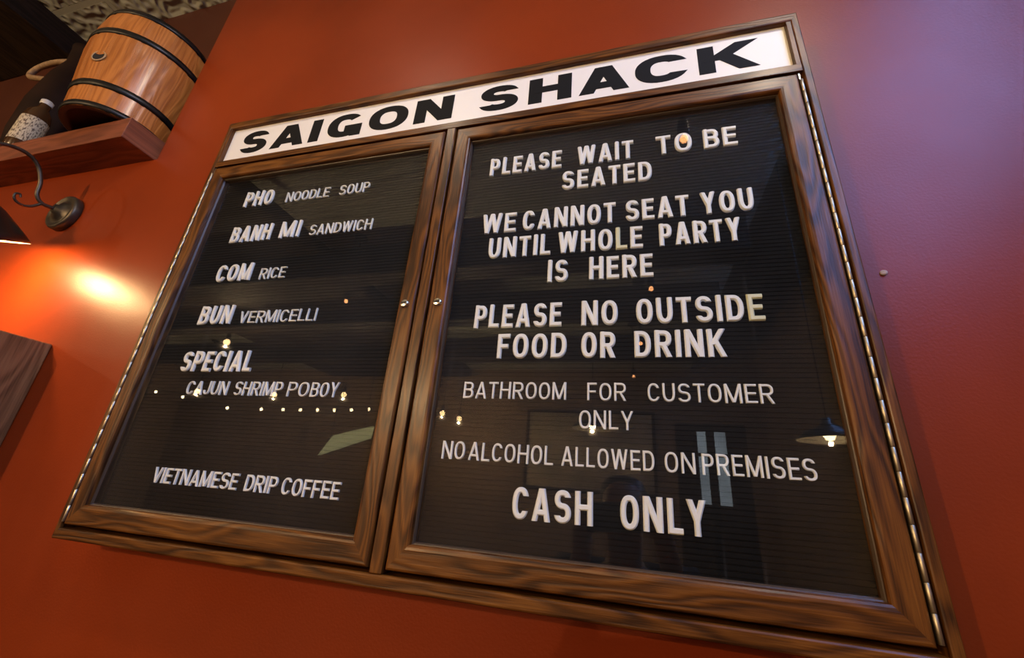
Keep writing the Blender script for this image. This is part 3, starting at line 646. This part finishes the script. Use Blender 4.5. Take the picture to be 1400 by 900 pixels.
for sd in (-1, 1):
    hip = add((X + sd * .095, Y, .88), .095, pel); kn = add((X + sd * .11, Y + .02, .49), .062, hip); an = add((X + sd * .12, Y - .01, .09), .043, kn); add((X + sd * .13, Y + .15, .035), .034, an)
    sh = add((X + sd * .19, Y, 1.39), .062, che); elb = add((X + sd * .25, Y + .13, 1.20), .044, sh)
    wr = add(pc + RT * sd * .105 - UP * .075 - FW * .06, .026, elb); pm = add(pc + RT * sd * .100 - UP * .012 - FW * .028, (.036, .020), wr)
    for k, (ln, up) in enumerate(((.030, .030), (.034, .012), (.032, -.006), (.024, -.022))):
        a_ = add(pc + RT * sd * .098 + UP * up - FW * .006, .0092, pm); b_ = add(pc + RT * sd * .090 + UP * (up + .003) + FW * .012, .0085, a_); add(pc + RT * sd * (.090 - ln) + UP * (up + .004) + FW * .0135, .0075, b_)
    t1 = add(pc + RT * sd * .082 - UP * .030 - FW * .026, .0115, pm); add(pc + RT * sd * .052 - UP * .012 - FW * .020, .0095, t1)
skin('body', V, E, R, SKN, ps)
tv = [(X, Y, .90), (X, Y, 1.10), (X, Y, 1.28), (X, Y + .005, 1.41)]; te = [(0, 1), (1, 2), (2, 3)]; tr = [.158, .15, .172, .085]
for sd in (-1, 1):
    b0 = len(tv); w_ = pc + RT * sd * .108 - UP * .085 - FW * .07
    tv += [(X + sd * .195, Y, 1.395), (X + sd * .25, Y + .13, 1.20), tuple(w_)]; te += [(2, b0), (b0, b0 + 1), (b0 + 1, b0 + 2)]; tr += [.08, .062, .040]
skin('jacket', tv, te, tr, CL, ps)
lv = [(X, Y, .95)]; le = []; lr = [.15]
for sd in (-1, 1):
    b0 = len(lv); lv += [(X + sd * .095, Y, .86), (X + sd * .11, Y + .02, .49), (X + sd * .12, Y - .005, .10)]; le += [(0, b0), (b0, b0 + 1), (b0 + 1, b0 + 2)]; lr += [.108, .078, .062]
skin('trousers', lv, le, lr, TR, ps)
skin('hair', [(X, Y + .0, 1.58), (X, Y + .02, 1.66), (X, Y + .045, 1.715)], [(0, 1), (1, 2)], [.075, .092, .072], HR, ps)
for sd in (-1, 1):
    q = MB(); q.lathe([(0, -.011), (.008, -.008), (.011, 0), (.008, .008), (0, .011)], (X + sd * .032, Y + .124, 1.605), n=14); q.build('eye', simple('eye', (.5, .48, .45), .2), ps)
    q = MB(); q.lathe([(0, -.028), (.012, -.02), (.016, 0), (.012, .02), (0, .028)], (X + sd * .083, Y + .045, 1.60), n=14); q.build('ear', SKN, ps)
    q = MB(); q.box(X + sd * .125 - .05, X + sd * .125 + .05, Y - .07, Y + .20, .0, .085); q.build('shoe', MAT['black'], ps, bevel=.03)
q = MB(); q.tube([(X - .022, Y + .127, 1.545), (X, Y + .133, 1.544), (X + .022, Y + .127, 1.545)], .005, 8); q.build('mouth', simple('lips', (.35, .13, .11), .5), ps)
ph = empty('phone', pc); tag(ph, 'black phone held up sideways by the person in dark clothes', 'phone')
q = MB()
cs8 = [pc + RT * a * .074 + UP * b2 * .036 + FW * c2 * .0038 for a in (-1, 1) for b2 in (-1, 1) for c2 in (-1, 1)]
for f in ((0, 1, 3, 2), (4, 6, 7, 5), (0, 4, 5, 1), (2, 3, 7, 6), (0, 2, 6, 4), (1, 5, 7, 3)): q.face([cs8[i] for i in f])
q.build('phone_body', simple('black_phone_glass', (.01, .01, .011), .15), ph, bevel=.003, weld=True)
q = MB(); q.lathe([(.006, 0), (.0075, .0005), (.0075, .0018), (.006, .002), (0, .0016)], pc + RT * .045 + UP * .018 + FW * .0038, FW, 18); q.build('camera_lens', MAT['steel'], ph)
